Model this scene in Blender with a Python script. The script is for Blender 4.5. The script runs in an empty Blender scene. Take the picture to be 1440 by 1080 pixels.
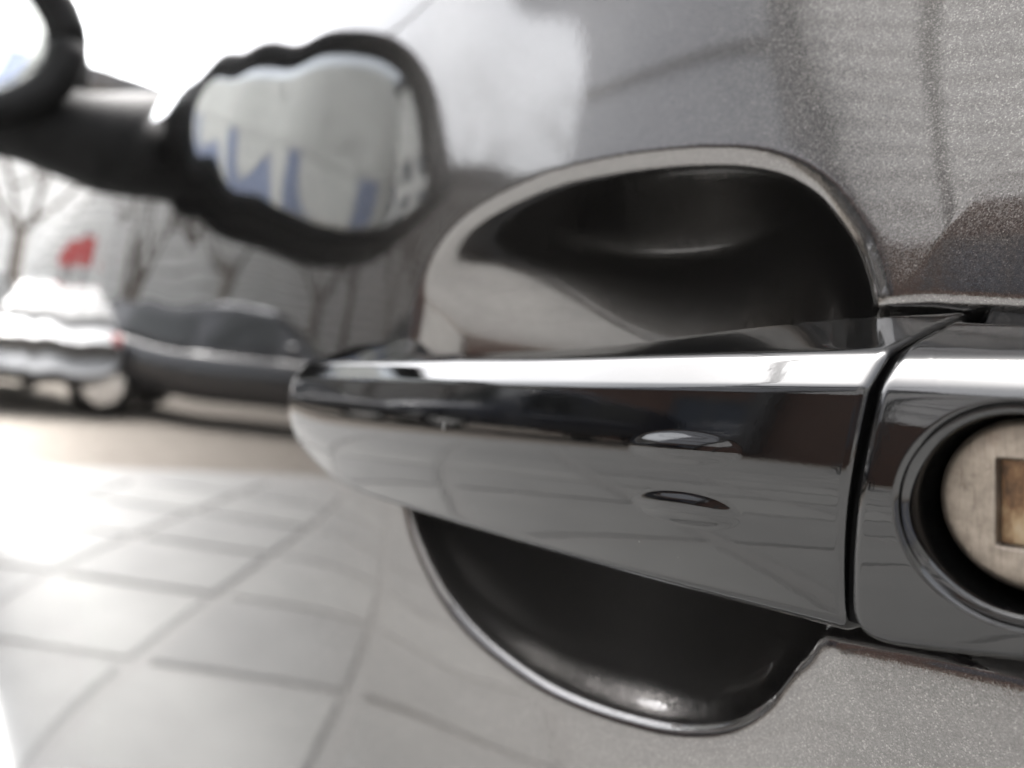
import bpy, math, random
import numpy as np
from mathutils import Vector, Matrix
random.seed(7); rng = np.random.default_rng(7)
S = bpy.context.scene
COL = S.collection
R = math.radians

# ------------------------------------------------------------------ camera, sky, sun, exposure
# The car parts are modelled in the handle's own axes (x rearwards along the handle, y into the
# car, z up the handle).  The whole car leans a few degrees against the true vertical.
A = R(53.0)
ROLL = R(8.0)
HANDLE_HEIGHT = 0.90
fH = Vector((-math.sin(A), math.cos(A), 0)); rH = Vector((math.cos(A), math.sin(A), 0)); uH = Vector((0, 0, 1))
wup = (uH * math.cos(ROLL) + rH * math.sin(ROLL)).normalized()
xw = (Vector((1, 0, 0)) - wup * wup.x).normalized()
yw = wup.cross(xw)
CAR = Matrix((xw, yw, wup)).to_4x4()
CAR.translation = Vector((0, 0, HANDLE_HEIGHT))

cam = bpy.data.cameras.new('camera')
camo = bpy.data.objects.new('camera', cam); COL.objects.link(camo)
mc = Matrix((rH, uH, -fH)).transposed().to_4x4()
mc.translation = Vector((0.0452, -0.083, 0.0))
camo.matrix_world = CAR @ mc
cam.sensor_fit = 'HORIZONTAL'; cam.sensor_width = 34.6; cam.lens = 26.0
cam.clip_start = 0.004; cam.clip_end = 500
cam.dof.use_dof = True; cam.dof.focus_distance = 0.098; cam.dof.aperture_fstop = 13.0
S.camera = camo

SUN_EL, SUN_AZ = 66.0, 295.0
world = bpy.data.worlds.new('World'); S.world = world; world.use_nodes = True
nt = world.node_tree; nt.nodes.clear()
sky = nt.nodes.new('ShaderNodeTexSky'); sky.sky_type = 'NISHITA'; sky.sun_disc = False
sky.sun_elevation = R(SUN_EL); sky.sun_rotation = R(SUN_AZ)
sky.air_density = 1.0; sky.dust_density = 8.0; sky.ozone_density = 1.0
hs = nt.nodes.new('ShaderNodeHueSaturation'); hs.inputs['Saturation'].default_value = 0.22
bg = nt.nodes.new('ShaderNodeBackground'); bg.inputs['Strength'].default_value = 0.15
wo = nt.nodes.new('ShaderNodeOutputWorld')
nt.links.new(sky.outputs[0], hs.inputs['Color'])
# uneven cloud cover over the whole sky
wtc = nt.nodes.new('ShaderNodeTexCoord'); wn = nt.nodes.new('ShaderNodeTexNoise'); wn.inputs['Scale'].default_value = 4.0; wn.inputs['Detail'].default_value = 6; wn.inputs['Roughness'].default_value = 0.55
wr_ = nt.nodes.new('ShaderNodeMapRange'); wr_.inputs[1].default_value = 0.3; wr_.inputs[2].default_value = 0.85; wr_.inputs[3].default_value = 0.85; wr_.inputs[4].default_value = 1.3
wm_ = nt.nodes.new('ShaderNodeVectorMath'); wm_.operation = 'SCALE'
nt.links.new(wtc.outputs['Generated'], wn.inputs['Vector']); nt.links.new(wn.outputs['Fac'], wr_.inputs[0]); nt.links.new(hs.outputs[0], wm_.inputs[0]); nt.links.new(wr_.outputs[0], wm_.inputs['Scale'])
nt.links.new(wm_.outputs[0], bg.inputs['Color']); nt.links.new(bg.outputs[0], wo.inputs[0])
sl = bpy.data.lights.new('sun', 'SUN'); sl.energy = 0.5; sl.angle = R(20); sl.color = (1, 0.985, 0.97)
so = bpy.data.objects.new('sun', sl); COL.objects.link(so)
_az = R(SUN_AZ)   # nishita: rotation 0 looks to +y, turning towards +x
sd = Vector((math.sin(_az) * math.cos(R(SUN_EL)), math.cos(_az) * math.cos(R(SUN_EL)), math.sin(R(SUN_EL))))
so.rotation_euler = (-sd).to_track_quat('-Z', 'Y').to_euler()
S.view_settings.view_transform = 'Standard'; S.view_settings.look = 'None'
S.view_settings.gamma = 1.0; S.view_settings.use_curve_mapping = False
S.view_settings.exposure = 3.3
S.cycles.use_denoising = True
S.cycles.max_bounces = 7; S.cycles.glossy_bounces = 6; S.cycles.diffuse_bounces = 3
S.cycles.sample_clamp_indirect = 6

# ------------------------------------------------------------------ helpers
def principled(name, color, rough=0.5, metal=0.0, coat=0.0, ior=1.5, spec=0.5):
    m = bpy.data.materials.new(name); m.use_nodes = True
    b = m.node_tree.nodes['Principled BSDF']
    b.inputs['Base Color'].default_value = (*color, 1); b.inputs['Roughness'].default_value = rough
    b.inputs['Metallic'].default_value = metal; b.inputs['IOR'].default_value = ior
    b.inputs['Coat Weight'].default_value = coat; b.inputs['Coat Roughness'].default_value = 0.01
    b.inputs['Specular IOR Level'].default_value = spec
    if metal > 0.9 and coat > 0: b.inputs['Specular Tint'].default_value = (0.0, 0.0, 0.0, 1)
    return m, m.node_tree, b
def node(t, kind, **kw):
    n = t.nodes.new(kind)
    for k, v in kw.items():
        if k in n.inputs: n.inputs[k].default_value = v
        else: setattr(n, k, v)
    return n
def coord(t, scale=(1, 1, 1), out='Object'):
    tc = t.nodes.new('ShaderNodeTexCoord'); mp = t.nodes.new('ShaderNodeMapping')
    mp.inputs['Scale'].default_value = scale
    t.links.new(tc.outputs[out], mp.inputs['Vector']); return mp.outputs[0]
def noise(t, vec, scale, detail=4, rough=0.55):
    n = node(t, 'ShaderNodeTexNoise', Scale=scale, Detail=detail, Roughness=rough)
    t.links.new(vec, n.inputs['Vector']); return n.outputs['Fac']
def ramp(t, fac, stops):
    n = t.nodes.new('ShaderNodeValToRGB'); e = n.color_ramp.elements
    while len(e) < len(stops): e.new(0.5)
    for i, (p, c) in enumerate(stops):
        e[i].position = p; e[i].color = (*c, 1) if len(c) == 3 else c
    t.links.new(fac, n.inputs['Fac']); return n.outputs[0]
def bump(t, h, b, strength, dist, key='Normal'):
    n = node(t, 'ShaderNodeBump', Strength=strength, Distance=dist)
    t.links.new(h, n.inputs['Height']); t.links.new(n.outputs[0], b.inputs[key]); return n
def noisy(name, c0, c1, scale, rough=0.7, spec=0.3, bscale=None, bdist=0.002, detail=6, metal=0.0):
    m, t, b = principled(name, c0, rough, spec=spec, metal=metal)
    v = coord(t); f = noise(t, v, scale, detail)
    t.links.new(ramp(t, f, [(0.3, c0), (0.7, c1)]), b.inputs['Base Color'])
    if bscale: bump(t, noise(t, v, bscale, 3), b, 0.6, bdist)
    return m
def mesh_np(name, V, Fq, mat, parent=None, smooth=True):
    V = np.asarray(V, dtype=np.float32); Fq = np.asarray(Fq, dtype=np.int32)
    me = bpy.data.meshes.new(name); k = Fq.shape[1]
    me.vertices.add(len(V)); me.vertices.foreach_set('co', V.ravel())
    me.loops.add(Fq.size); me.loops.foreach_set('vertex_index', Fq.ravel())
    me.polygons.add(len(Fq)); me.polygons.foreach_set('loop_start', np.arange(0, Fq.size, k, dtype=np.int32))
    me.polygons.foreach_set('loop_total', np.full(len(Fq), k, dtype=np.int32))
    me.update(calc_edges=True); me.validate()
    if smooth: me.polygons.foreach_set('use_smooth', np.ones(len(me.polygons), dtype=bool))
    me.materials.append(mat)
    return link(name, me, parent)
def link(name, me, parent=None):
    o = bpy.data.objects.new(name, me); COL.objects.link(o)
    if parent is not None: o.parent = parent
    return o
def pyd(name, V, F, mat, parent=None, smooth=False):
    me = bpy.data.meshes.new(name); me.from_pydata([tuple(map(float, v)) for v in V], [], F); me.update()
    if smooth:
        for p in me.polygons: p.use_smooth = True
    me.materials.append(mat); return link(name, me, parent)
def grid_faces(n, m, wrap_n=False, wrap_m=False, flip=False):
    i = np.arange(n if wrap_n else n - 1); j = np.arange(m if wrap_m else m - 1)
    I, J = np.meshgrid(i, j, indexing='ij'); I2 = (I + 1) % n; J2 = (J + 1) % m
    q = np.stack([I * m + J, I2 * m + J, I2 * m + J2, I * m + J2], -1).reshape(-1, 4)
    return q[:, ::-1] if flip else q
class MB:
    def __init__(s): s.v = []; s.f = []
    def box(s, x0, x1, y0, y1, z0, z1):
        b = len(s.v)
        s.v += [(x, y, z) for x in (x0, x1) for y in (y0, y1) for z in (z0, z1)]
        s.f += [tuple(b + k for k in q) for q in ((0, 1, 3, 2), (4, 6, 7, 5), (0, 4, 5, 1), (2, 3, 7, 6), (0, 2, 6, 4), (1, 5, 7, 3))]
        return s
    def tube(s, pts, rad, n=10):
        pts = [Vector(p) for p in pts]; b = len(s.v)
        for i, p in enumerate(pts):
            d = (pts[min(i + 1, len(pts) - 1)] - pts[max(i - 1, 0)]).normalized()
            a = d.orthogonal().normalized() if i == 0 else (a - d * a.dot(d)).normalized()
            c = d.cross(a); rr = rad[i] if hasattr(rad, '__len__') else rad
            for k in range(n):
                t = 2 * math.pi * k / n; s.v.append(tuple(p + (a * math.cos(t) + c * math.sin(t)) * rr))
        for i in range(len(pts) - 1):
            for k in range(n):
                k2 = (k + 1) % n; s.f.append((b + i * n + k, b + i * n + k2, b + (i + 1) * n + k2, b + (i + 1) * n + k))
        s.f.append(tuple(b + k for k in reversed(range(n)))); s.f.append(tuple(b + (len(pts) - 1) * n + k for k in range(n)))
        return s
    def build(s, name, mat, parent=None, smooth=False): return pyd(name, s.v, s.f, mat, parent, smooth)
def empty(name, loc=(0, 0, 0), rz=0.0):
    o = bpy.data.objects.new(name, None); COL.objects.link(o); o.location = loc; o.rotation_euler = (0, 0, rz); o.empty_display_size = 0.1; return o
def tag(o, label=None, cat=None, group=None, kind=None):
    if label: o['label'] = label
    if cat: o['category'] = cat
    if group: o['group'] = group
    if kind: o['kind'] = kind
    return o
def copy_tree(o, parent=None):
    c = o.copy(); COL.objects.link(c); c.parent = parent
    for ch in list(o.children): copy_tree(ch, c)
    return c
def catmull(pts, n=12, closed=True):
    P = np.array(pts, float); out = []; N = len(P)
    for i in range(N if closed else N - 1):
        if closed: p0, p1, p2, p3 = P[i - 1], P[i], P[(i + 1) % N], P[(i + 2) % N]
        else: p0, p1, p2, p3 = P[max(i - 1, 0)], P[i], P[i + 1], P[min(i + 2, N - 1)]
        for k in range(n):
            t = k / n
            out.append(0.5 * ((2 * p1) + (-p0 + p2) * t + (2 * p0 - 5 * p1 + 4 * p2 - p3) * t * t + (-p0 + 3 * p1 - 3 * p2 + p3) * t ** 3))
    if not closed: out.append(P[-1])
    return np.array(out)
def sdf(px, pz, poly):
    """signed distance, positive inside"""
    sh = px.shape; P = np.stack([px.ravel(), pz.ravel()], -1)
    d2 = np.full(len(P), 1e9); inside = np.zeros(len(P), bool); n = len(poly)
    for i in range(n):
        a = poly[i]; b = poly[(i + 1) % n]; ab = b - a
        ap = P - a; t = np.clip((ap @ ab) / max(ab @ ab, 1e-18), 0, 1)
        q = ap - t[:, None] * ab; d2 = np.minimum(d2, (q * q).sum(1))
        if a[1] != b[1]:
            c = ((a[1] > P[:, 1]) != (b[1] > P[:, 1])) & (P[:, 0] < (b[0] - a[0]) * (P[:, 1] - a[1]) / (b[1] - a[1]) + a[0])
            inside ^= c
    return np.where(inside, 1, -1).reshape(sh) * np.sqrt(d2).reshape(sh)
def sstep(x, a, b):
    t = np.clip((x - a) / (b - a), 0, 1); return t * t * (3 - 2 * t)
def softplus(x, w): return w * np.logaddexp(0, x / w)

# ------------------------------------------------------------------ materials
def car_paint(name, col, flake=6000.0):
    m, t, b = principled(name, col, 0.17, metal=0.95, coat=1.0)
    v = coord(t)
    vo = node(t, 'ShaderNodeTexVoronoi', Scale=flake); t.links.new(v, vo.inputs['Vector'])
    sep = node(t, 'ShaderNodeSeparateColor'); t.links.new(vo.outputs['Color'], sep.inputs[0])
    c = ramp(t, sep.outputs[0], [(0.0, [k * 0.68 for k in col]), (0.55, [k * 0.96 for k in col]), (0.88, [k * 1.2 for k in col]), (1.0, [min(1, k * 2.0) for k in col])])
    t.links.new(c, b.inputs['Base Color'])
    # every flake lies at its own small angle
    sub = node(t, 'ShaderNodeVectorMath', operation='SUBTRACT'); t.links.new(vo.outputs['Color'], sub.inputs[0]); sub.inputs[1].default_value = (0.5, 0.5, 0.5)
    sc = node(t, 'ShaderNodeVectorMath', operation='SCALE', Scale=0.06); t.links.new(sub.outputs[0], sc.inputs[0])
    ge = t.nodes.new('ShaderNodeNewGeometry')
    ad = node(t, 'ShaderNodeVectorMath', operation='ADD'); t.links.new(ge.outputs['Normal'], ad.inputs[0]); t.links.new(sc.outputs[0], ad.inputs[1])
    no = node(t, 'ShaderNodeVectorMath', operation='NORMALIZE'); t.links.new(ad.outputs[0], no.inputs[0])
    t.links.new(no.outputs[0], b.inputs['Normal'])
    # orange peel in the clear lacquer
    bp = node(t, 'ShaderNodeBump', Strength=0.3, Distance=0.00001); t.links.new(noise(t, v, 700, 2), bp.inputs['Height'])
    t.links.new(bp.outputs[0], b.inputs['Coat Normal'])
    return m
M = {}
M['paint'] = car_paint('grey_metallic_paint', (0.090, 0.0865, 0.083))
def gloss_black():
    m, t, b = principled('black_gloss_lacquer', (0.010, 0.010, 0.011), 0.03, ior=1.49)
    v = coord(t)
    bump(t, noise(t, v, 1000, 2), b, 0.4, 0.00001)
    # wiped grease and hairline scuffs
    sm = noise(t, coord(t, (0.35, 1, 1)), 90, 6, 0.65)
    t.links.new(ramp(t, sm, [(0.42, (0.022,) * 3), (0.62, (0.06,) * 3), (0.75, (0.12,) * 3)]), b.inputs['Roughness'])
    # fine dust and a few pale specks
    d = noise(t, v, 60, 5)
    vo = node(t, 'ShaderNodeTexVoronoi', Scale=420); t.links.new(v, vo.inputs['Vector'])
    sp = ramp(t, vo.outputs['Distance'], [(0.0, (0.2, 0.2, 0.19)), (0.03, (0.2, 0.2, 0.19)), (0.04, (0, 0, 0))])
    sep = node(t, 'ShaderNodeSeparateColor'); t.links.new(vo.outputs['Color'], sep.inputs[0])
    gate = ramp(t, sep.outputs[0], [(0.84, (0, 0, 0)), (0.9, (1, 1, 1))])
    mu = node(t, 'ShaderNodeMix', data_type='RGBA', blend_type='MULTIPLY'); mu.inputs['Factor'].default_value = 1
    t.links.new(sp, mu.inputs[6]); t.links.new(gate, mu.inputs[7])
    ad = node(t, 'ShaderNodeMix', data_type='RGBA', blend_type='ADD'); ad.inputs['Factor'].default_value = 1
    t.links.new(ramp(t, d, [(0.35, (0.0012, 0.0012, 0.0013)), (0.8, (0.0035, 0.0035, 0.0034))]), ad.inputs[6]); t.links.new(mu.outputs[2], ad.inputs[7])
    t.links.new(ad.outputs[2], b.inputs['Base Color'])
    return m
M['gloss'] = gloss_black()
M['chip'] = noisy('bare_chip', (0.09, 0.09, 0.09), (0.14, 0.14, 0.135), 3000, 0.7, 0.2)
M['rubber'] = noisy('black_rubber', (0.0025, 0.0025, 0.0025), (0.005, 0.005, 0.005), 300, 0.8, 0.06)
M['plastic'] = noisy('dark_plastic', (0.005, 0.005, 0.005), (0.008, 0.008, 0.008), 80, 0.6, 0.08, 900, 0.0003)
def worn_metal():
    m, t, b = principled('worn_lock_metal', (0.5, 0.43, 0.36), 0.42, metal=0.9)
    v = coord(t)
    c = ramp(t, noise(t, v, 260, 8, 0.7), [(0.25, (0.06, 0.052, 0.045)), (0.42, (0.165, 0.142, 0.118)), (0.6, (0.225, 0.195, 0.165)), (0.8, (0.18, 0.13, 0.098))])
    sp = ramp(t, noise(t, v, 900, 6, 0.8), [(0.28, (0.25, 0.2, 0.16)), (0.38, (1, 1, 1))])
    mu = node(t, 'ShaderNodeMix', data_type='RGBA', blend_type='MULTIPLY'); mu.inputs['Factor'].default_value = 0.9
    t.links.new(c, mu.inputs[6]); t.links.new(sp, mu.inputs[7])
    # grime caught round the rim of the cylinder, broken up by wear
    ds = node(t, 'ShaderNodeVectorMath', operation='DISTANCE'); t.links.new(v, ds.inputs[0]); ds.inputs[1].default_value = (0.0157, 0.0022, -0.0118)
    ma = node(t, 'ShaderNodeMath', operation='MULTIPLY_ADD'); t.links.new(noise(t, v, 330, 6, 0.7), ma.inputs[0]); ma.inputs[1].default_value = 0.0034; t.links.new(ds.outputs['Value'], ma.inputs[2])
    mp2 = node(t, 'ShaderNodeMapping'); mp2.inputs['Rotation'].default_value = (0, R(24), 0); mp2.inputs['Scale'].default_value = (9000, 500, 260); t.links.new(v, mp2.inputs[0])
    scr = ramp(t, noise(t, mp2.outputs[0], 1.0, 3), [(0.36, (0.55, 0.52, 0.5)), (0.46, (1, 1, 1)), (0.66, (1, 1, 1)), (0.74, (1.7, 1.7, 1.7))])
    m3 = node(t, 'ShaderNodeMix', data_type='RGBA', blend_type='MULTIPLY'); m3.inputs['Factor'].default_value = 0.7
    t.links.new(mu.outputs[2], m3.inputs[6]); t.links.new(scr, m3.inputs[7]); mu = m3
    gr_ = ramp(t, ma.outputs[0], [(0.0, (1, 1, 1)), (0.0092, (1, 1, 1)), (0.0106, (0.22, 0.19, 0.16))])
    m2 = node(t, 'ShaderNodeMix', data_type='RGBA', blend_type='MULTIPLY'); m2.inputs['Factor'].default_value = 0.85
    t.links.new(mu.outputs[2], m2.inputs[6]); t.links.new(gr_, m2.inputs[7]); t.links.new(m2.outputs[2], b.inputs['Base Color'])
    t.links.new(ramp(t, noise(t, v, 500, 5), [(0.3, (0.3,) * 3), (0.7, (0.62,) * 3)]), b.inputs['Roughness'])
    bump(t, noise(t, v, 1200, 6, 0.7), b, 0.5, 0.00012)
    return m
M['lockmetal'] = worn_metal()
def brass():
    m, t, b = principled('rusty_brass', (0.3, 0.2, 0.1), 0.5, metal=0.6)
    v = coord(t, (1, 1, 0.45))
    c = ramp(t, noise(t, v, 420, 7, 0.7), [(0.3, (0.02, 0.011, 0.006)), (0.45, (0.10, 0.055, 0.026)), (0.6, (0.20, 0.145, 0.085)), (0.8, (0.24, 0.20, 0.145))])
    t.links.new(c, b.inputs['Base Color']); bump(t, noise(t, v, 900, 5), b, 0.6, 0.0002)
    return m
M['brass'] = brass()
M['mirror'] = principled('mirror_glass', (0.85, 0.88, 0.88), 0.01, metal=1.0)[0]
M['carglass'] = principled('tinted_car_glass', (0.01, 0.012, 0.012), 0.02, ior=1.5)[0]
M['chrome'] = principled('bright_trim', (0.6, 0.6, 0.6), 0.12, metal=1.0)[0]

# ------------------------------------------------------------------ ground
def slab_mat():
    m, t, b = principled('pale_paving_stone', (0.5, 0.49, 0.47), 0.9, spec=0.08)
    v = coord(t); oi = t.nodes.new('ShaderNodeObjectInfo')
    f = noise(t, coord(t, out='Object'), 3.0, 8, 0.65)
    base = ramp(t, f, [(0.3, (0.19, 0.19, 0.188)), (0.55, (0.218, 0.218, 0.215)), (0.8, (0.245, 0.245, 0.242))])
    va = ramp(t, oi.outputs['Random'], [(0, (0.86,) * 3), (1, (1.0, 1.0, 0.99))])
    mu = node(t, 'ShaderNodeMix', data_type='RGBA', blend_type='MULTIPLY'); mu.inputs['Factor'].default_value = 1
    t.links.new(base, mu.inputs[6]); t.links.new(va, mu.inputs[7]); t.links.new(mu.outputs[2], b.inputs['Base Color'])
    bump(t, noise(t, v, 120, 4), b, 0.4, 0.002)
    return m
M['slab'] = slab_mat()
M['joint'] = noisy('dark_joint_sand', (0.188, 0.186, 0.182), (0.208, 0.206, 0.202), 30, 0.95, 0.1)
M['drive'] = noisy('brown_roadway', (0.105, 0.093, 0.08), (0.14, 0.126, 0.11), 6, 0.9, 0.2, 150, 0.004)
gr = MB().box(-150, 150, -150, 150, -0.6, -0.045).build('ground', M['drive']); tag(gr, kind='structure')
pv = MB().box(-5.3, 9.0, -7.6, 3.0, -0.044, -0.012).build('pavement', M['joint']); tag(pv, kind='structure')
SL = 0.62; first = None; TA = R(38)
for i in range(-16, 17):
    for j in range(-16, 17):
        lx, ly = i * SL, j * SL
        x = -1.5 + lx * math.cos(TA) - ly * math.sin(TA); y = -2.6 + lx * math.sin(TA) + ly * math.cos(TA)
        if not (-4.9 < x < 3.2 and -7.0 < y < 0.4): continue
        if first is None:
            g = 0.055; c = 0.01; w = SL - g
            V = [(0, 0, -0.03), (w, 0, -0.03), (w, w, -0.03), (0, w, -0.03), (0, 0, -c), (w, 0, -c), (w, w, -c), (0, w, -c), (c, c, 0), (w - c, c, 0), (w - c, w - c, 0), (c, w - c, 0)]
            V = [(p[0] - w / 2, p[1] - w / 2, p[2]) for p in V]
            F = [(0, 1, 5, 4), (1, 2, 6, 5), (2, 3, 7, 6), (3, 0, 4, 7), (4, 5, 9, 8), (5, 6, 10, 9), (6, 7, 11, 10), (7, 4, 8, 11), (8, 9, 10, 11)]
            first = pyd('paving_slab', V, F, M['slab'], pv); o = first
        else:
            o = first.copy(); COL.objects.link(o); o.parent = pv
        o.location = (x, y, random.uniform(-0.003, 0.003)); o.rotation_euler = (random.uniform(-.003, .003), random.uniform(-.003, .003), TA)

# ------------------------------------------------------------------ the car with the handle
car = empty('car'); car.matrix_world = CAR
tag(car, 'dark grey metallic car with a glossy black door handle and worn key lock', 'car')

# door skin --------------------------------------------------------
def skin(x, z):
    y = 0.020 + 0.112 * z + np.where(z < 0, z * z / (2 * 3.5), z * z / (2 * 3.0))
    y = y + 0.75 * softplus(z - 0.235, 0.022)             # shoulder turning in towards the window
    y = y + np.where(x < -0.05, (x + 0.05) ** 2 / (2 * 160.0), (x + 0.05) ** 2 / (2 * 4.0))
    # the pressed sheet is never quite even
    up_ = sstep(z, 0.03, 0.09)
    y = y + up_ * (0.0006 * np.sin(x * 38 + z * 23 + 1.0) * np.sin(z * 50 - x * 19) + 0.00014 * np.sin(z * 90 + x * 44 + 2.0)) * np.exp(-np.maximum(-x - 0.3, 0) / 0.5)
    y = y + sstep(z, -0.03, 0.05) * sstep(-x, 0.2, 0.4) * (0.0005 * np.sin(x * 16 + z * 24) + 0.00007 * np.sin(x * 37 - z * 52 + 1.3) + 0.00012 * np.sin(z * 60 + x * 6))
    y = y - 0.0066 * np.exp(-((x + 0.145) / 0.10) ** 2 - ((z - 0.15) / 0.055) ** 2)   # swell of the sheet above the cup
    return y
BOWL = catmull(np.array([(-144.5, -10), (-142.8, 13.7), (-138.3, 31.0), (-122.2, 42.6), (-93.1, 47.1), (-67.4, 45.8), (-43.5, 42.0), (-28.7, 37.5), (-19.6, 31.6), (-13.6, 24.5), (-10.1, 17.9), (-8.0, 9.0), (-7.6, -8),
        (-9.5, -25), (-14.5, -37.3), (-17.9, -42.5), (-22.1, -48.8), (-27.9, -53.9), (-35.8, -57.6), (-46.3, -60.3), (-64.4, -62.4), (-82.3, -62.0), (-104.8, -57.5), (-122.9, -48.1), (-137.0, -33.0)]) / 1000, 8)
PAD = np.array([(-30, 11.8), (-3, 11.2), (10, 9.2), (30, 6.0), (50, 0.0), (60, -12), (50, -25), (30, -31.5), (10.3, -34.0), (-0.6, -34.7), (-12.9, -35.8), (-30, -36.5)]) / 1000
def axis(lo, f0, f1, hi, step, grow=1.07, mx=0.02):
    c = list(np.arange(f0, f1 + 1e-9, step)); s = step
    up = [c[-1]]
    while up[-1] < hi: s = min(s * grow, mx); up.append(up[-1] + s)
    s = step; dn = [c[0]]
    while dn[-1] > lo: s = min(s * grow, mx); dn.append(dn[-1] - s)
    return np.array(dn[:0:-1] + c + up[1:])
XA = axis(-3.6, -0.160, 0.062, 0.5, 0.00042); ZA = axis(-0.70, -0.078, 0.062, 0.42, 0.00042, mx=0.008)
GX, GZ = np.meshgrid(XA, ZA, indexing='ij')
sb = np.full(GX.shape, -1.0); sp_ = sb.copy()
mk = (GX > -0.27) & (GX < 0.18) & (GZ > -0.19) & (GZ < 0.175)
sb[mk] = sdf(GX[mk], GZ[mk], BOWL); sp_[mk] = sdf(GX[mk], GZ[mk], PAD)
ix = np.where((XA >= -0.160 - 1e-9) & (XA <= 0.062 + 1e-9))[0]; iz = np.where((ZA >= -0.078 - 1e-9) & (ZA <= 0.062 + 1e-9))[0]
# a smooth dish: the shape of a membrane held at the rim and pushed in
si = sb[np.ix_(ix, iz)]; ins = si > 0
u = np.where(ins, np.maximum(si, 0) / 0.045, 0.0); chk = np.add.outer(np.arange(len(ix)), np.arange(len(iz))) % 2
m0 = ins & (chk == 0); m1 = ins & (chk == 1); h2 = 0.00042 ** 2 * 950.0
for it in range(850):
    for mm in (m0, m1):
        nb = np.zeros_like(u); nb[1:-1, 1:-1] = 0.25 * (u[2:, 1:-1] + u[:-2, 1:-1] + u[1:-1, 2:] + u[1:-1, :-2] + h2 * 4)
        u = np.where(mm, u + 1.96 * (nb - u), u)
u = u / u.max()
du = 0.0285 * u ** (0.9 - 0.0 * sstep(-GZ[np.ix_(ix, iz)], 0.005, 0.04))
db = np.zeros(GX.shape)
# near the rim the wall follows the distance so that the lip stays clean
sl_ = softplus(si - 0.0014, 0.0008)
lin = 1.35 * sl_; ks = 0.0014; gz_ = GZ[np.ix_(ix, iz)]
du = du * (1 + 0.25 * softplus(GZ[np.ix_(ix, iz)] + 0.004, 0.006) / 0.05)
wr = sstep(si, 0.001, 0.007); low_ = np.where(si > -0.02, 1.3 * sl_ * (1 - wr) + du * wr, 0)
sm_ = -ks * np.logaddexp(-lin / ks, -du / ks); sm_ = sm_ + ks * math.log(2) * np.exp(-np.minimum(lin, du) / ks)
db[np.ix_(ix, iz)] = np.where(si > -0.02, np.maximum(sm_, 0), 0) * sstep(gz_, -0.03, 0.004) + low_ * (1 - sstep(gz_, -0.03, 0.004))
dp = 0.0050 * (1 - np.exp(-softplus(sp_ - 0.0006, 0.0007) / 0.0030))
kx = 0.0012
dep = kx * np.logaddexp(db / kx, dp / kx) - kx * math.log(2)
dep = np.maximum(dep, 0)
sb2 = np.maximum(sb, sp_); dep = dep + 0.0016 * np.exp(-softplus(-sb2, 0.004) / 0.016) * (sb2 > -0.9)
GY = skin(GX, GZ) + dep
door = mesh_np('door_panel', np.stack([GX, GY, GZ], -1).reshape(-1, 3), grid_faces(len(XA), len(ZA), flip=False), M['paint'], car)

# pull handle ------------------------------------------------------
def fillet_profile(corners, nf=7, nls=(8, 12, 80, 12, 12, 8)):
    """closed polygon of (y, z, radius) -> points; same count for every station"""
    n = len(corners); segs = []
    for i in range(n):
        p = np.array(corners[i][:2]); a = np.array(corners[i - 1][:2]); b = np.array(corners[(i + 1) % n][:2]); r = corners[i][2]
        da = a - p; la = np.linalg.norm(da); da = da / la; dbb = b - p; lb = np.linalg.norm(dbb); dbb = dbb / lb
        ang = math.acos(np.clip(da @ dbb, -0.9999, 0.9999)); t = min(r / math.tan(ang / 2), 0.45 * la, 0.45 * lb)
        p0, p1 = p + da * t, p + dbb * t
        s = np.linspace(0, 1, nf)[:, None]
        segs.append((1 - s) ** 2 * p0 + 2 * s * (1 - s) * p + s ** 2 * p1)
    out = []
    for i in range(n):
        out += list(segs[i]); q0 = segs[i][-1]; q1 = segs[(i + 1) % n][0]
        for k in range(1, nls[i]): out.append(q0 + (q1 - q0) * k / nls[i])
    return np.array(out)
def interp(x, tab):
    t = np.array(tab); return float(np.interp(x, t[:, 0], t[:, 1]))
def sinterp(x, tab):
    t = np.array(tab, float); c = catmull(t, 10, closed=False); return float(np.interp(x, c[:, 0], c[:, 1]))
ZT = [(-.185, .0015), (-.1794, .0018), (-.155, .0016), (-.0947, .0006), (-.0337, -.0002), (0.005, -.0005)]
ZB = [(-.1815, -.0100), (-.1794, -.0128), (-.171, -.0180), (-.150, -.0248), (-.1288, -.0271), (-.107, -.0279), (-.069, -.0287), (-.030, -.0290), (0.005, -.0287)]
YB = [(-.185, .030), (-.150, .028), (-.136, .022), (-.122, .0135), (-.10, .0125), (-.06, .014), (-.03, .0175), (-.013, .021), (0.003, .026)]
def ridge(x, z, cx, cz):
    u = (x - cx - 0.12 * (z - cz)) / 0.0098; v = (z - cz) / 0.0023
    q = np.clip(1 - u * u - v * v, 0, None); return 0.00062 * q ** 1.5 * (1.6 - 0.6 * q)
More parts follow.
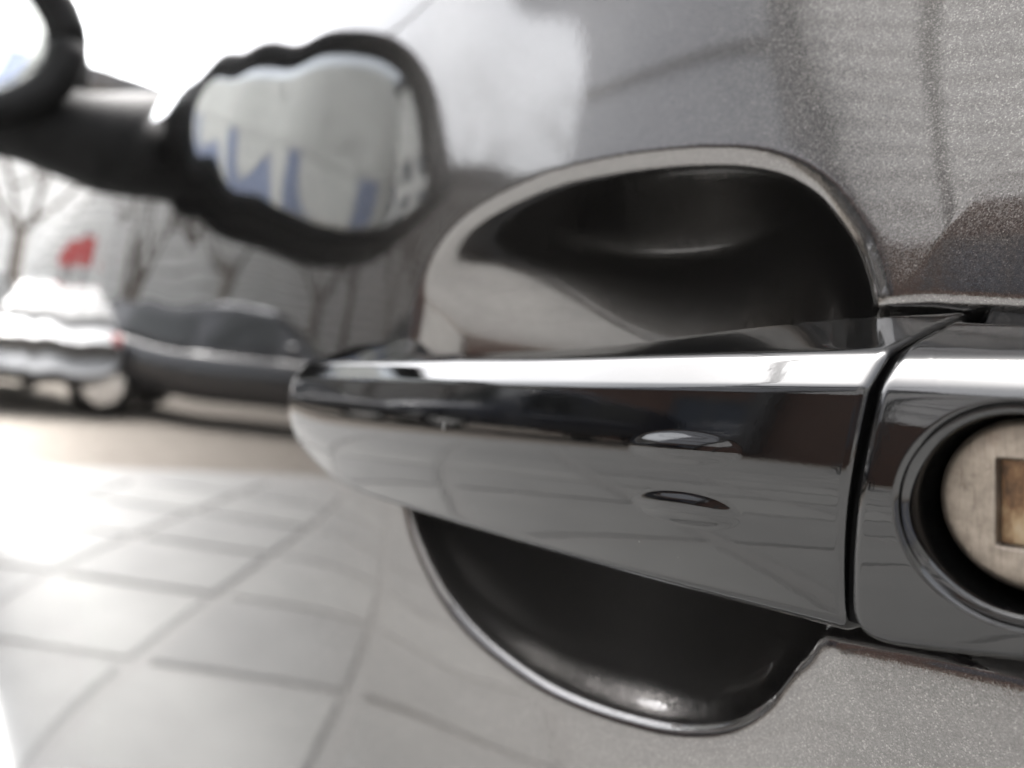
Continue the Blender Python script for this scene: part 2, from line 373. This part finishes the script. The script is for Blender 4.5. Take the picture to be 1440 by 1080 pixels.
def station(x, ztab=ZT, zbtab=ZB, ybtab=YB, end=True):
    zt = sinterp(x, ztab); zb = sinterp(x, zbtab); yb = sinterp(x, ybtab)
    y0 = 0.0
    if end:
        e = max(0.0, (-0.1700 - x) / 0.0118)
        if e > 0: y0 = 0.010 * (1 - math.sqrt(max(0.0, 1 - min(e, 1) ** 2.2)))
        y0 += 0.0016 * max(0, (-x - 0.08) / 0.1) ** 2
    h = zt - zb
    rise = 0.0068 + 0.0060 * float(sstep(np.array(-x), .118, .150)) + 0.0036 * float(sstep(np.array(x), -.07, -.008))
    bk = 0.0044
    cs = [(yb, zb + 0.35 * h, 0.003), (min(y0 + 0.011, yb - .001), zb - 0.0006, 0.003), (y0 + 0.0012, zb, 0.0022), (y0, zt, 0.0015), (y0 + bk * 0.9, zt + bk, 0.006), (yb, zt + rise, 0.0025)]
    P = fillet_profile(cs)
    s = np.clip((P[:, 1] - zb) / h, 0, 1); fr = (P[:, 0] < y0 + 0.0045) & (P[:, 1] < zt + 0.0005)
    bul = 0.0021 * np.sin(math.pi * s) ** 1.0
    P[:, 0] -= np.where(fr, bul, 0) * (1 if h > .02 else h / .02)
    P[:, 0] -= np.where(fr, ridge(x, P[:, 1], -.0252, -.0088) + ridge(x, P[:, 1], -.0242, -.0170), 0)
    return P
xs = np.concatenate([-0.1815 + 0.0115 * (1 - np.cos(np.linspace(0, math.pi / 2, 30))), np.linspace(-0.170, -0.036, 150)[1:], np.linspace(-0.036, -0.014, 90)[1:], np.linspace(-0.014, -0.0017, 30)[1:]])
GAPT = 0.11
def shear(x, z): return x + GAPT * (z + 0.014) * float(sstep(np.array(x), -.06, 0.0))
rows = []
for x in xs:
    P = station(x); rows.append(np.stack([np.array([shear(x, z) for z in P[:, 1]]), P[:, 0], P[:, 1]], -1))
# round the gap edge: last rows shrink a little
last = rows[-1]
for dx, ins in ((.0004, .00012), (.0007, .00035), (.00085, .0007), (.0009, .004)):
    c = last.mean(0); r_ = last.copy(); d = last - c; L = np.linalg.norm(d[:, 1:], axis=1, keepdims=True)
    r_[:, 1:] = last[:, 1:] - d[:, 1:] / L * ins; r_[:, 0] = last[:, 0] + dx; rows.append(r_)
np_ = len(rows[0]); V = np.concatenate(rows); Fq = grid_faces(len(rows), np_, wrap_m=True)
grip = mesh_np('pull_handle', V, Fq, M['gloss'], car)
tag(grip, 'glossy black pull handle with two small raised ridges')

# lock cap ---------------------------------------------------------
LC = np.array([0.0155, -0.0125]); RB = 0.0104
def cap_base(x, z):
    zt = -0.0004 - 0.04 * np.maximum(x, 0); zb = -0.0287 + 0.13 * np.maximum(x, 0)
    s = np.clip((z - zb) / (zt - zb), 0, 1)
    y = -0.0021 * np.sin(math.pi * s)
    w = softplus(z - zt, 0.00035)
    y = y + 0.9 * w + (3.2 - 0.9) * softplus(w - 0.0042, 0.0006)
    return y + np.maximum(x - .02, 0) ** 2 * 6
def cap_outline():
    x0 = 0.0
    pts = []
    top = lambda x: 0.0079 - 0.10 * x - 2.2 * x * x; bot = lambda x: -0.0289 + 0.12 * x + 2.0 * x * x
    left = lambda z: GAPT * (z + 0.014) + 0.0002
    for z in np.linspace(-0.0245, 0.0080, 60): pts.append((left(z), z))
    for x in np.linspace(left(.008) + .0008, 0.048, 50): pts.append((x, top(x)))
    for a in np.linspace(0, 1, 14)[1:-1]:
        zz = top(.048) + (bot(.048) - top(.048)) * a; pts.append((0.048 + 0.008 * math.sin(math.pi * a), zz))
    for x in np.linspace(0.048, 0.0035, 50): pts.append((x, bot(x)))
    c0 = np.array([0.0035, bot(.0035)]); c1 = np.array([left(-.029), bot(0)]); c2 = np.array([left(-.0245), -.0245])
    for t in np.linspace(0, 1, 14)[1:-1]: pts.append(tuple((1 - t) ** 2 * c0 + 2 * t * (1 - t) * c1 + t * t * c2))
    return np.array(pts)
OUT = cap_outline()
na = 360; ang = np.linspace(0, 2 * math.pi, na, endpoint=False)
dirs = np.stack([np.cos(ang), np.sin(ang)], -1)
rad_out = np.zeros(na)
for k, d in enumerate(dirs):
    best = 0
    for i in range(len(OUT)):
        a = OUT[i] - LC; b = OUT[(i + 1) % len(OUT)] - LC; e = b - a
        den = d[0] * e[1] - d[1] * e[0]
        if abs(den) < 1e-12: continue
        t = (a[0] * e[1] - a[1] * e[0]) / den; s = (a[0] * d[1] - a[1] * d[0]) / den
        if t > 0 and -1e-6 <= s <= 1 + 1e-6: best = max(best, t)
    rad_out[k] = best
ts = np.concatenate([np.linspace(0, 0.12, 10), np.linspace(0.12, 0.86, 40)[1:], np.linspace(0.86, 1, 26)[1:]])
rings = []
cone = [(0.0089, 0.0085), (0.0092, 0.006), (0.0096, 0.003), (0.0099, 0.0012)]
for r_, dy in cone:
    p = LC + dirs * r_; rings.append(np.stack([p[:, 0], cap_base(p[:, 0] * 0 + LC[0], p[:, 1] * 0 + LC[1]) + dy, p[:, 1]], -1))
for t in ts:
    rr = RB + (rad_out - RB) * t; p = LC + dirs * rr[:, None]
    y = cap_base(p[:, 0], p[:, 1])
    e = np.maximum(1 - (rr - RB) / 0.0008, 0); y = y + 0.0009 * e ** 2
    de = -sdf(p[:, 0], p[:, 1], OUT) if t >= 1 else sdf(p[:, 0], p[:, 1], OUT); de = np.maximum(de, 0)
    q = np.clip(1 - de / 0.0013, 0, 1); y = y + 0.0012 * (1 - np.sqrt(np.clip(1 - q * q, 0, 1)))
    rings.append(np.stack([p[:, 0], y, p[:, 1]], -1))
for dy, ins in ((.0006, .0001), (0.006, .0003), (0.03, .0006)):
    p = rings[len(cone) + len(ts) - 1].copy(); p[:, 1] = np.maximum(p[:, 1] + dy, 0 if dy < .02 else 0.031); p[:, [0, 2]] -= dirs * ins; rings.append(p)
cap = mesh_np('lock_cap', np.concatenate(rings), grid_faces(len(rings), na, wrap_m=True), M['gloss'], car)
tag(cap, 'glossy black fixed cap around the key lock')

# lock cylinder ----------------------------------------------------
def lock():
    yb = cap_base(LC[0], LC[1]) + 0.0042; R0 = 0.0086; kw, kh = 0.0029, 0.0043
    # face = ring from the slot rectangle to the circle
    n = 160; a = np.linspace(0, 2 * math.pi, n, endpoint=False) ; c = np.cos(a); s = np.sin(a)
    den = np.maximum(np.abs(c) / kw, np.abs(s) / kh); rect = np.stack([c / den, s / den], -1)
    rings = []
    for ins, dy in ((0, .0042), (0, .0004), (-.00012, .0001), (-.0003, 0)):
        p = rect * (1 - ins / 0.0035); rings.append(np.stack([p[:, 0], np.full(n, dy), p[:, 1]], -1))
    r1 = rect * (1 + .0003 / .0035)
    for t in np.linspace(0, 1, 14)[1:]:
        q = r1 * (1 - t) + np.stack([c, s], -1) * (R0 - 0.0012) * t; rings.append(np.stack([q[:, 0], np.zeros(n) - 0.0001 * math.sin(t * math.pi), q[:, 1]], -1))
    for t in np.linspace(0, 1, 8)[1:]:
        th = t * math.pi / 2; rr = R0 - 0.0012 + 0.0012 * math.sin(th); rings.append(np.stack([c * rr, np.full(n, 0.0012 * (1 - math.cos(th))), s * rr], -1))
    rings.append(np.stack([c * R0, np.full(n, .008), s * R0], -1))
    V = np.concatenate(rings) + np.array([LC[0] + 0.0002, yb, LC[1] + .0007])
    o = mesh_np('lock_cylinder', V, grid_faces(len(rings), n, wrap_m=True), M['lockmetal'], car)
    tag(o, 'worn pale metal key cylinder with a rusty slot')
    b = MB(); cx, cy, cz = LC[0] + .0002, yb, LC[1] + .0007
    b.box(cx - kw * .97, cx + kw * .97, cy + .0012, cy + .004, cz - kh * .97, cz + kh * .97)
    pyo = b.build('key_slot_shutter', M['brass'], o)
    MB().box(cx - .0096, cx + .0096, cy + .0078, cy + .009, cz - .0096, cz + .0096).build('lock_backing', M['rubber'], o)
lock()
# dark seal that fills the gap between the handle and the cap
sv = []
for z in np.linspace(-0.0275, 0.0065, 24):
    yy = float(cap_base(np.array(0.0), np.array(z))) + 0.0022; xx = GAPT * (z + 0.014)
    sv += [(xx - 0.0022, yy, z), (xx + 0.0012, yy, z), (xx + 0.0012, yy + .012, z), (xx - 0.0022, yy + .012, z)]
sf = []
for i in range(23):
    for k in range(4): sf.append((i * 4 + k, i * 4 + (k + 1) % 4, i * 4 + 4 + (k + 1) % 4, i * 4 + 4 + k))
sf += [(0, 1, 2, 3), (95, 94, 93, 92)]
pyd('gap_seal', sv, sf, M['rubber'], car)

# wing mirror, window, belt trim ------------------------------------
def superell(name, cx, cy, cz, rx, ry, rz, mat, parent, p=2.6, taper=0.0, n=48, m=28):
    V = []
    for i in range(m):
        th = math.pi * i / (m - 1)
        for k in range(n):
            ph = 2 * math.pi * k / n
            f = lambda v: math.copysign(abs(v) ** (2 / p), v)
            x = f(math.cos(th)); y = f(math.sin(th)) * f(math.cos(ph)); z = f(math.sin(th)) * f(math.sin(ph))
            z *= 1 - taper * y
            V.append((cx + rx * x, cy + ry * y, cz + rz * z))
    return mesh_np(name, V, grid_faces(m, n, wrap_m=True, flip=True), mat, parent)
superell('stone_chip', -0.0853, -0.00165, -0.0085, 0.0003, 0.00022, 0.0008, M['chip'], grip, 2.0, n=10, m=7)
wm = superell('wing_mirror', -0.90, -0.19, 0.338, 0.055, 0.245, 0.128, M['plastic'], car, 2.0, -0.16)
tag(wm, 'black wing mirror housing, blurred at the far edge')
superell('mirror_glass', -0.848, -0.195, 0.343, 0.010, 0.212, 0.098, M['mirror'], wm, 2.0, -0.16)
MB().tube([(-0.842, -0.195 + 0.223 * math.cos(a), 0.343 + 0.107 * math.sin(a) * (1 + 0.16 * math.cos(a))) for a in np.linspace(0, 2 * math.pi, 49)], 0.017, 12).build('mirror_bezel', M['plastic'], wm, True)
MB().tube([(-0.90, -0.06, 0.29), (-0.90, 0.0, 0.275), (-0.90, 0.05, 0.265), (-0.89, 0.15, 0.26)], [0.05, 0.045, 0.05, 0.075], 24).build('mirror_arm', M['plastic'], wm, True)
tz = ZA[-1]
tv = []; xx = np.linspace(-3.6, 0.5, 60)
for x in xx:
    y = float(skin(np.array(x), np.array(tz)))
    tv += [(x, y - 0.004, tz - 0.004), (x, y - 0.004, tz + 0.012), (x, y + 0.012, tz + 0.014), (x, y + 0.02, tz - 0.004)]
tf = []
for i in range(59):
    for k in range(4): tf.append((i * 4 + k, i * 4 + (k + 1) % 4, i * 4 + 4 + (k + 1) % 4, i * 4 + 4 + k))
pyd('window_trim', tv, tf, M['plastic'], car)
gv = []
for x in xx:
    y = float(skin(np.array(x), np.array(tz)))
    gv += [(x, y + 0.008, tz + 0.005), (x, y + 0.20, tz + 0.40), (x, y + 0.204, tz + 0.398), (x, y + 0.012, tz + 0.003)]
pyd('side_window', gv, tf, M['carglass'], car)

# ------------------------------------------------------------------ what the lacquer mirrors: parked cars
def parked_car(label, paint, loc, rz, sx=1.0, sz=1.0):
    """x forward, about 4.2 m long"""
    t = empty('parked_car', loc, rz); tag(t, label, 'car', 'cars parked beyond the paving')
    st = [(-2.08, .45, .78, .30, .70), (-2.02, .42, .92, .24, .78), (-1.6, .30, .97, .20, .84), (-.8, .28, .95, .18, .87), (0, .28, .93, .18, .88), (.8, .28, .91, .18, .87), (1.3, .29, .86, .19, .85), (1.85, .36, .74, .24, .77), (2.08, .44, .64, .32, .62)]
    V = []; n = 24
    for (x, zb, zt, _, w) in st:
        for k in range(n):
            a = 2 * math.pi * k / n; f = lambda v, p: math.copysign(abs(v) ** p, v)
            V.append((x * sx, w * f(math.cos(a), .45), (zb + zt) / 2 + (zt - zb) / 2 * f(math.sin(a), .5)))
    Fc = [tuple(q) for q in grid_faces(len(st), n, wrap_m=True, flip=True)] + [tuple(range(n)), tuple(reversed(range((len(st) - 1) * n, len(st) * n)))]
    body = pyd('body', V, Fc, paint, t, True)
    # cabin
    cab = [(-1.85, .93, .70, 1.0, .66), (-1.35, .92, .76, 1.36, .58), (-.4, .90, .78, 1.46, .60), (.25, .88, .78, 1.42, .59), (1.0, .84, .76, .90, .70)]
    V = []
    for (x, z0, w0, z1, w1) in cab: V += [(x * sx, -w0, z0), (x * sx, -w1, z1 - .04), (x * sx, -w1 + .12, z1), (x * sx, w1 - .12, z1), (x * sx, w1, z1 - .04), (x * sx, w0, z0)]
    Fc = []
    for i in range(4):
        for k in range(5): Fc.append((i * 6 + k, i * 6 + k + 1, i * 6 + 7 + k, i * 6 + 6 + k))
    Fc += [tuple(range(6)), tuple(reversed(range(24, 30)))]
    pyd('roof', V, Fc, paint, t, False)
    for s in (-1, 1):
        for (x0, x1, za, zb2) in ((-1.25, -.42, 1.28, 1.34), (-.34, .42, 1.36, 1.30)):
            y0 = s * .785; y1 = s * .625
            q = [(x0 * sx, y0, .96), (x1 * sx, y0, .95), ((x1 - .06) * sx, y1, zb2), ((x0 + .1) * sx, y1, za)]
            q += [(a, b + s * .012, c) for a, b, c in q]
            pyd('side_window', q, [(0, 1, 2, 3), (7, 6, 5, 4), (0, 4, 5, 1), (1, 5, 6, 2), (2, 6, 7, 3), (3, 7, 4, 0)], M['carglass'], t)
        superell('headlight', 1.93 * sx, s * .58, .60, .10, .13, .075, M['lampglass'], t, n=16, m=10)
        superell('tail_light', -1.99 * sx, s * .62, .80, .09, .12, .09, M['redglass'], t, n=16, m=10)
        superell('wing_mirror', .62 * sx, s * .95, .98, .07, .10, .07, paint, t, n=16, m=10)
    for (x, z0, x2, z2) in ((.95, .92, .30, 1.39), (-1.86, 1.02, -1.42, 1.34)):
        e = .012 if x > 0 else -.012
        q = [(x * sx, -.66, z0), (x * sx, .66, z0), (x2 * sx, .52, z2), (x2 * sx, -.52, z2)]; q += [(a + e * 1.5, b, c + .012) for a, b, c in q]
        pyd('windscreen' if x > 0 else 'rear_window', q, [(0, 1, 2, 3), (7, 6, 5, 4), (0, 4, 5, 1), (1, 5, 6, 2), (2, 6, 7, 3), (3, 7, 4, 0)], M['carglass'], t)
    for x in (-1.28, 1.30):
        for s in (-1, 1):
            rp = [(.20, -.10), (.30, -.11), (.32, -.08), (.32, .08), (.30, .11), (.20, .10)]
            V = [(x * sx + r_ * math.cos(a), s * .74 + d, .32 + r_ * math.sin(a)) for (r_, d) in rp for a in np.linspace(0, 2 * math.pi, 24, endpoint=False)]
            w = pyd('wheel', V, [tuple(q) for q in grid_faces(6, 24, wrap_n=True, wrap_m=True)], M['rubber'], t, True)
            rm = MB().tube([(x * sx, s * .70, .32), (x * sx, s * .82, .32)], .20, 20)
            rm.build('rim', M['chrome'], w)
    t.scale = (1, 1, sz)
    return t
M['lampglass'] = principled('lamp_glass', (0.6, 0.6, 0.6), 0.08)[0]
M['redglass'] = principled('red_lamp_glass', (0.25, 0.01, 0.01), 0.1)[0]
M['silver'] = principled('silver_paint', (0.12, 0.123, 0.127), 0.45, metal=0.2, coat=1)[0]
M['black'] = principled('black_paint', (0.01, 0.01, 0.012), 0.15, coat=1)[0]
M['navy'] = principled('navy_paint', (0.012, 0.016, 0.028), 0.15, coat=1)[0]
parked_car('silver hatchback parked beyond the paving, mirrored in the door', M['silver'], (-10.4, -0.2, -0.045), R(170))
parked_car('black car parked beside the silver one, mirrored in the door', M['black'], (-9.0, -2.75, -0.045), R(-62))
parked_car('tall navy car parked nearest the brick building, mirrored in the handle', M['navy'], (-8.0, -6.2, -0.045), R(100), 1.12, 1.3)

# ------------------------------------------------------------------ buildings
M['brick'] = None
def brick_mat():
    m, t, b = principled('red_brown_brick', (0.2, 0.1, 0.07), 0.85, spec=0.2)
    v = coord(t)
    tc = t.nodes.new('ShaderNodeTexCoord'); sep = node(t, 'ShaderNodeSeparateXYZ'); t.links.new(tc.outputs['Object'], sep.inputs[0])
    cb = node(t, 'ShaderNodeCombineXYZ'); ad = node(t, 'ShaderNodeMath', operation='ADD'); t.links.new(sep.outputs[0], ad.inputs[0]); t.links.new(sep.outputs[1], ad.inputs[1])
    t.links.new(ad.outputs[0], cb.inputs[0]); t.links.new(sep.outputs[2], cb.inputs[1])
    br = node(t, 'ShaderNodeTexBrick', Scale=4.0); t.links.new(cb.outputs[0], br.inputs['Vector'])
    br.inputs['Color1'].default_value = (0.095, 0.045, 0.032, 1); br.inputs['Color2'].default_value = (0.06, 0.032, 0.025, 1); br.inputs['Mortar'].default_value = (0.10, 0.085, 0.075, 1)
    t.links.new(br.outputs['Color'], b.inputs['Base Color']); return m
M['brick'] = brick_mat()
M['board'] = noisy('pale_cladding', (0.54, 0.535, 0.52), (0.64, 0.635, 0.62), 2, 0.6, 0.3)
M['board2'] = noisy('blue_grey_cladding', (0.44, 0.46, 0.50), (0.52, 0.54, 0.57), 2, 0.6, 0.3)
M['frame'] = noisy('window_frame', (0.05, 0.05, 0.055), (0.07, 0.07, 0.07), 5, 0.5)
M['glass'] = principled('window_glass', (0.05, 0.06, 0.08), 0.03, ior=1.5)[0]
M['hedge'] = noisy('hedge_leaf', (0.04, 0.08, 0.02), (0.09, 0.14, 0.04), 4, 0.7)
M['red'] = noisy('red_sign_paint', (0.32, 0.04, 0.04), (0.36, 0.06, 0.055), 3, 0.5)
M['bay'] = noisy('blue_grey_render', (0.28, 0.295, 0.33), (0.34, 0.355, 0.385), 2, 0.6, 0.3)
M['board3'] = noisy('white_cladding', (0.60, 0.60, 0.60), (0.68, 0.68, 0.675), 1.5, 0.6, 0.3)
def building(name, label, loc, rz, L, D, base_h, H, base_mat, up_mat, win_rows, win_step, board_h=0.45):
    t = empty(name, loc, rz); tag(t, label, 'building')
    MB().box(0, L, 0, D, -0.045, base_h).build('ground_floor_wall', base_mat, t)
    MB().box(0, L, 0.06, D, base_h, H).build('upper_wall', M['joint'], t)
    first = None; z = base_h + 0.02
    while z + board_h < H:
        if first is None: first = MB().box(0, L, 0.0, 0.055, 0.0, board_h - 0.05).build('cladding_board', up_mat, t); o = first
        else: o = first.copy(); COL.objects.link(o); o.parent = t
        o.location = (0, 0, z); z += board_h
    MB().box(-0.15, L + .15, -0.25, D + .1, H, H + 0.35).build('roof_edge', M['frame'], t)
    proto = None
    for (z0, wh, ww) in win_rows:
        x = win_step * 0.35
        while x + ww < L - .3:
            fr = MB().box(x, x + ww, -.06, .10, z0, z0 + .08).box(x, x + ww, -.06, .10, z0 + wh - .08, z0 + wh).box(x, x + .08, -.06, .10, z0 + .08, z0 + wh - .08).box(x + ww - .08, x + ww, -.06, .10, z0 + .08, z0 + wh - .08).box(x + ww / 2 - .03, x + ww / 2 + .03, -.05, .1, z0 + .08, z0 + wh - .08).build('window_frame', M['frame'], t)
            MB().box(x + .06, x + ww - .06, -.03, -.015, z0 + .06, z0 + wh - .06).build('pane', M['glass'], fr)
            x += win_step
    return t
# faces -y in its own axes, so it is turned to look at the paving
building('clad_building', 'long pale clad building closing the end of the street, mirrored in the door', (-17.0, -15.0, 0), R(90), 24, 8, 0.6, 5.4, M['board'], M['board'], [], 3.9, 0.26)
building('brick_building', 'brown brick building with blue grey upper floors facing the car', (3.0, -9.0, 0), R(180), 14.0, 8, 3.0, 10.5, M['brick'], M['board3'], [(0.9, 1.5, 1.5), (8.2, 1.2, 1.2)], 4.1, 0.36)
bb = [o for o in bpy.data.objects if o.name == 'brick_building'][0]
MB().box(9.6, 14.0, -0.10, -0.004, 3.1, 10.4).build('blue_grey_bay', M['bay'], bb)
for zz in (5.4, 7.8): MB().box(9.7, 13.9, -0.16, -0.104, zz, zz + 0.22).build('bay_band', M['frame'], bb)
for xx, w_ in ((9.3, .30), (4.4, .16)): MB().box(xx, xx + w_, -0.22, -0.004, 0.2, 10.4).build('downpipe', M['frame'], bb)
building('pale_building', 'pale clad building next to the brick one facing the car', (14.0, -9.6, 0), R(180), 10.0, 8, 0.6, 12.0, M['board'], M['board'], [(1.2, 1.8, 1.6), (4.2, 1.5, 1.6), (7.4, 1.5, 1.6)], 3.2)

M['stripe'] = noisy('blue_grey_panel', (0.085, 0.10, 0.15), (0.11, 0.125, 0.175), 2, 0.6, 0.3)
M['plain'] = noisy('pale_panel', (0.22, 0.22, 0.215), (0.29, 0.29, 0.28), 1.2, 0.6, 0.3)
sb_ = empty('striped_building', (16.0, 0, 0)); tag(sb_, 'pale building with blue grey stripes behind the car, mirrored in the wing mirror', 'building')
MB().box(0.1, 8, -12, 9, -.045, 15.0).build('wall', M['joint'], sb_)
for r_, (z0, z1) in enumerate(((0.1, 8.2), (8.3, 15.0))):
    pr = {}
    for q in range(14):
        kind_ = 'plain' if (r_ == 1 or q % 2) else 'stripe'
        if kind_ not in pr: pr[kind_] = o = MB().box(0, 0.09, 0, 1.44, z0, z1).build('facade_panel', M[kind_], sb_)
        else: o = pr[kind_].copy(); COL.objects.link(o); o.parent = sb_
        o.location = (0.0 if kind_ == 'plain' else 0.03, -12 + q * 1.5, 0)
# street lamp with a bent arm
lm = empty('street_lamp', (-3.4, -6.2, 0)); tag(lm, 'dark bent-arm street lamp at the edge of the paving, mirrored in the door', 'street lamp')
pts = [(0, 0, -0.04), (0, 0, 2.0), (0, 0, 3.6), (0.05, 0.04, 4.1), (0.25, 0.2, 4.5), (0.6, 0.5, 4.7), (1.0, 0.8, 4.72)]
MB().tube(catmull(pts, 5, closed=False), 0.065, 12).build('post', M['frame'], lm, True)
superell('lamp_head', 1.15, 0.92, 4.68, 0.30, 0.16, 0.07, M['frame'], lm, n=20, m=12)
MB().tube([(0, 0, -0.03), (0, 0, 0.35), (0, 0, 0.38)], [0.12, 0.12, 0.08], 16).build('base', M['frame'], lm)
# clipped hedge before the clad building, made of many leaves
hv = []; hf = []
for k in range(14000):
    p = np.array([rng.uniform(-.5, .5), rng.uniform(-4.5, 4.5), rng.uniform(0, 1.15)])
    f_ = int(rng.integers(0, 4))
    if f_ == 0: p[0] = .5
    elif f_ == 1: p[2] = 1.15
    p += rng.normal(0, .05, 3)
    a = rng.normal(0, 1, 3); a /= np.linalg.norm(a); b = np.cross(a, rng.normal(0, 1, 3)); b /= np.linalg.norm(b); b0 = len(hv)
    hv += [p - a * .06, p + b * .03, p + a * .06, p - b * .03]; hf.append((b0, b0 + 1, b0 + 2, b0 + 3))
he = empty('hedge', (-15.2, -1.5, 0)); tag(he, 'green hedge before the pale clad building, mirrored in the door', 'hedge')
tag(pyd('foliage', hv, hf, M['hedge'], he), kind='stuff')
MB().box(-.4, .4, -4.4, 4.4, -.045, 1.05).build('hedge_core', M['hedge'], he)
sg = empty('red_sign', (-13.5, -1.05, 0), R(4)); tag(sg, 'red sign board on a grey post, mirrored at the left of the door', 'sign')
MB().tube([(0, 0, -.04), (0, 0, 2.5)], .04, 10).build('post', M['frame'], sg)
MB().box(.05, .09, -.24, .24, 1.85, 2.35).build('board', M['red'], sg)

# bare street trees before the clad building
M['bark'] = noisy('grey_bark', (0.06, 0.052, 0.045), (0.10, 0.09, 0.08), 8, 0.9, 0.1)
def bare_tree(loc, h, seed, lab):
    rr = random.Random(seed); t = empty('bare_tree', loc, rr.uniform(0, 6)); tag(t, lab, 'tree', 'bare trees before the clad building')
    tr = MB(); cr = MB()
    tr.tube([(0, 0, -.05), (.03, .02, h * .2), (0, .05, h * .42)], [.13, .10, .08], 10)
    def grow(p, d, L, r_, lv):
        pts = [p]; q = p.copy(); dd = d.copy()
        for i in range(4):
            dd = (dd + Vector((rr.gauss(0, .16), rr.gauss(0, .16), rr.gauss(.06, .1)))).normalized(); q = q + dd * L / 4; pts.append(q.copy())
        cr.tube(pts, [r_ * (1 - .15 * i) for i in range(5)], 6 if lv < 2 else 4)
        if lv < 4:
            for i in range(4 if lv == 0 else 3):
                a = pts[rr.randint(2, 4)]; nd = (dd + Vector((rr.gauss(0, .6), rr.gauss(0, .6), rr.gauss(.1, .35)))).normalized()
                grow(a.copy(), nd, L * rr.uniform(.55, .8), r_ * .55, lv + 1)
    for k in range(4):
        a = k * 1.57 + rr.uniform(-.4, .4); grow(Vector((0, .05, h * .40)), Vector((math.cos(a) * .6, math.sin(a) * .6, 1)).normalized(), h * .28, .04, 0)
    tr.build('trunk', M['bark'], t, True); cr.build('crown', M['bark'], t)
for k, (x, y, h) in enumerate(((-13.6, -3.4, 5.2), (-14.0, -6.4, 5.8), (-13.4, -9.2, 5.4), (-12.6, 0.6, 5.0), (-11.2, -11.0, 6.4), (-12.4, -4.9, 4.6), (-12.8, -7.8, 4.8), (-12.2, -1.9, 4.4))): bare_tree((x, y, 0), h, 40 + k, ['bare grey tree standing behind the black parked car', 'bare grey tree behind the tall navy car', 'bare grey tree between the clad building and the brick corner', 'bare grey tree behind the silver hatchback, beside the red sign', 'tallest bare grey tree, close by the brick building corner', 'low bare tree between the black car and the navy car', 'low bare tree hidden partly by the tall navy car', 'smallest bare tree, between the red sign and the black car'][k])
# overhead cables
for k, (p, q, sag) in enumerate((((-9.0, -9.1, 8.6), (-3.0, 3.5, 7.6), .5), ((-9.0, -9.1, 7.6), (4.0, 3.5, 7.2), .6), ((2.9, -8.9, 9.0), (-16.9, -4.0, 5.2), .7))):
    p, q = Vector(p), Vector(q)
    o = MB().tube([p.lerp(q, t_) - Vector((0, 0, sag * 4 * t_ * (1 - t_))) for t_ in np.linspace(0, 1, 25)], .035, 6).build('overhead_cable', M['frame'])
    tag(o, ['dark overhead cable crossing the street above the parked cars', 'dark overhead cable running from the brick building over the car', 'long dark overhead cable along the brick front to the clad building'][k], 'cable', 'overhead cables')
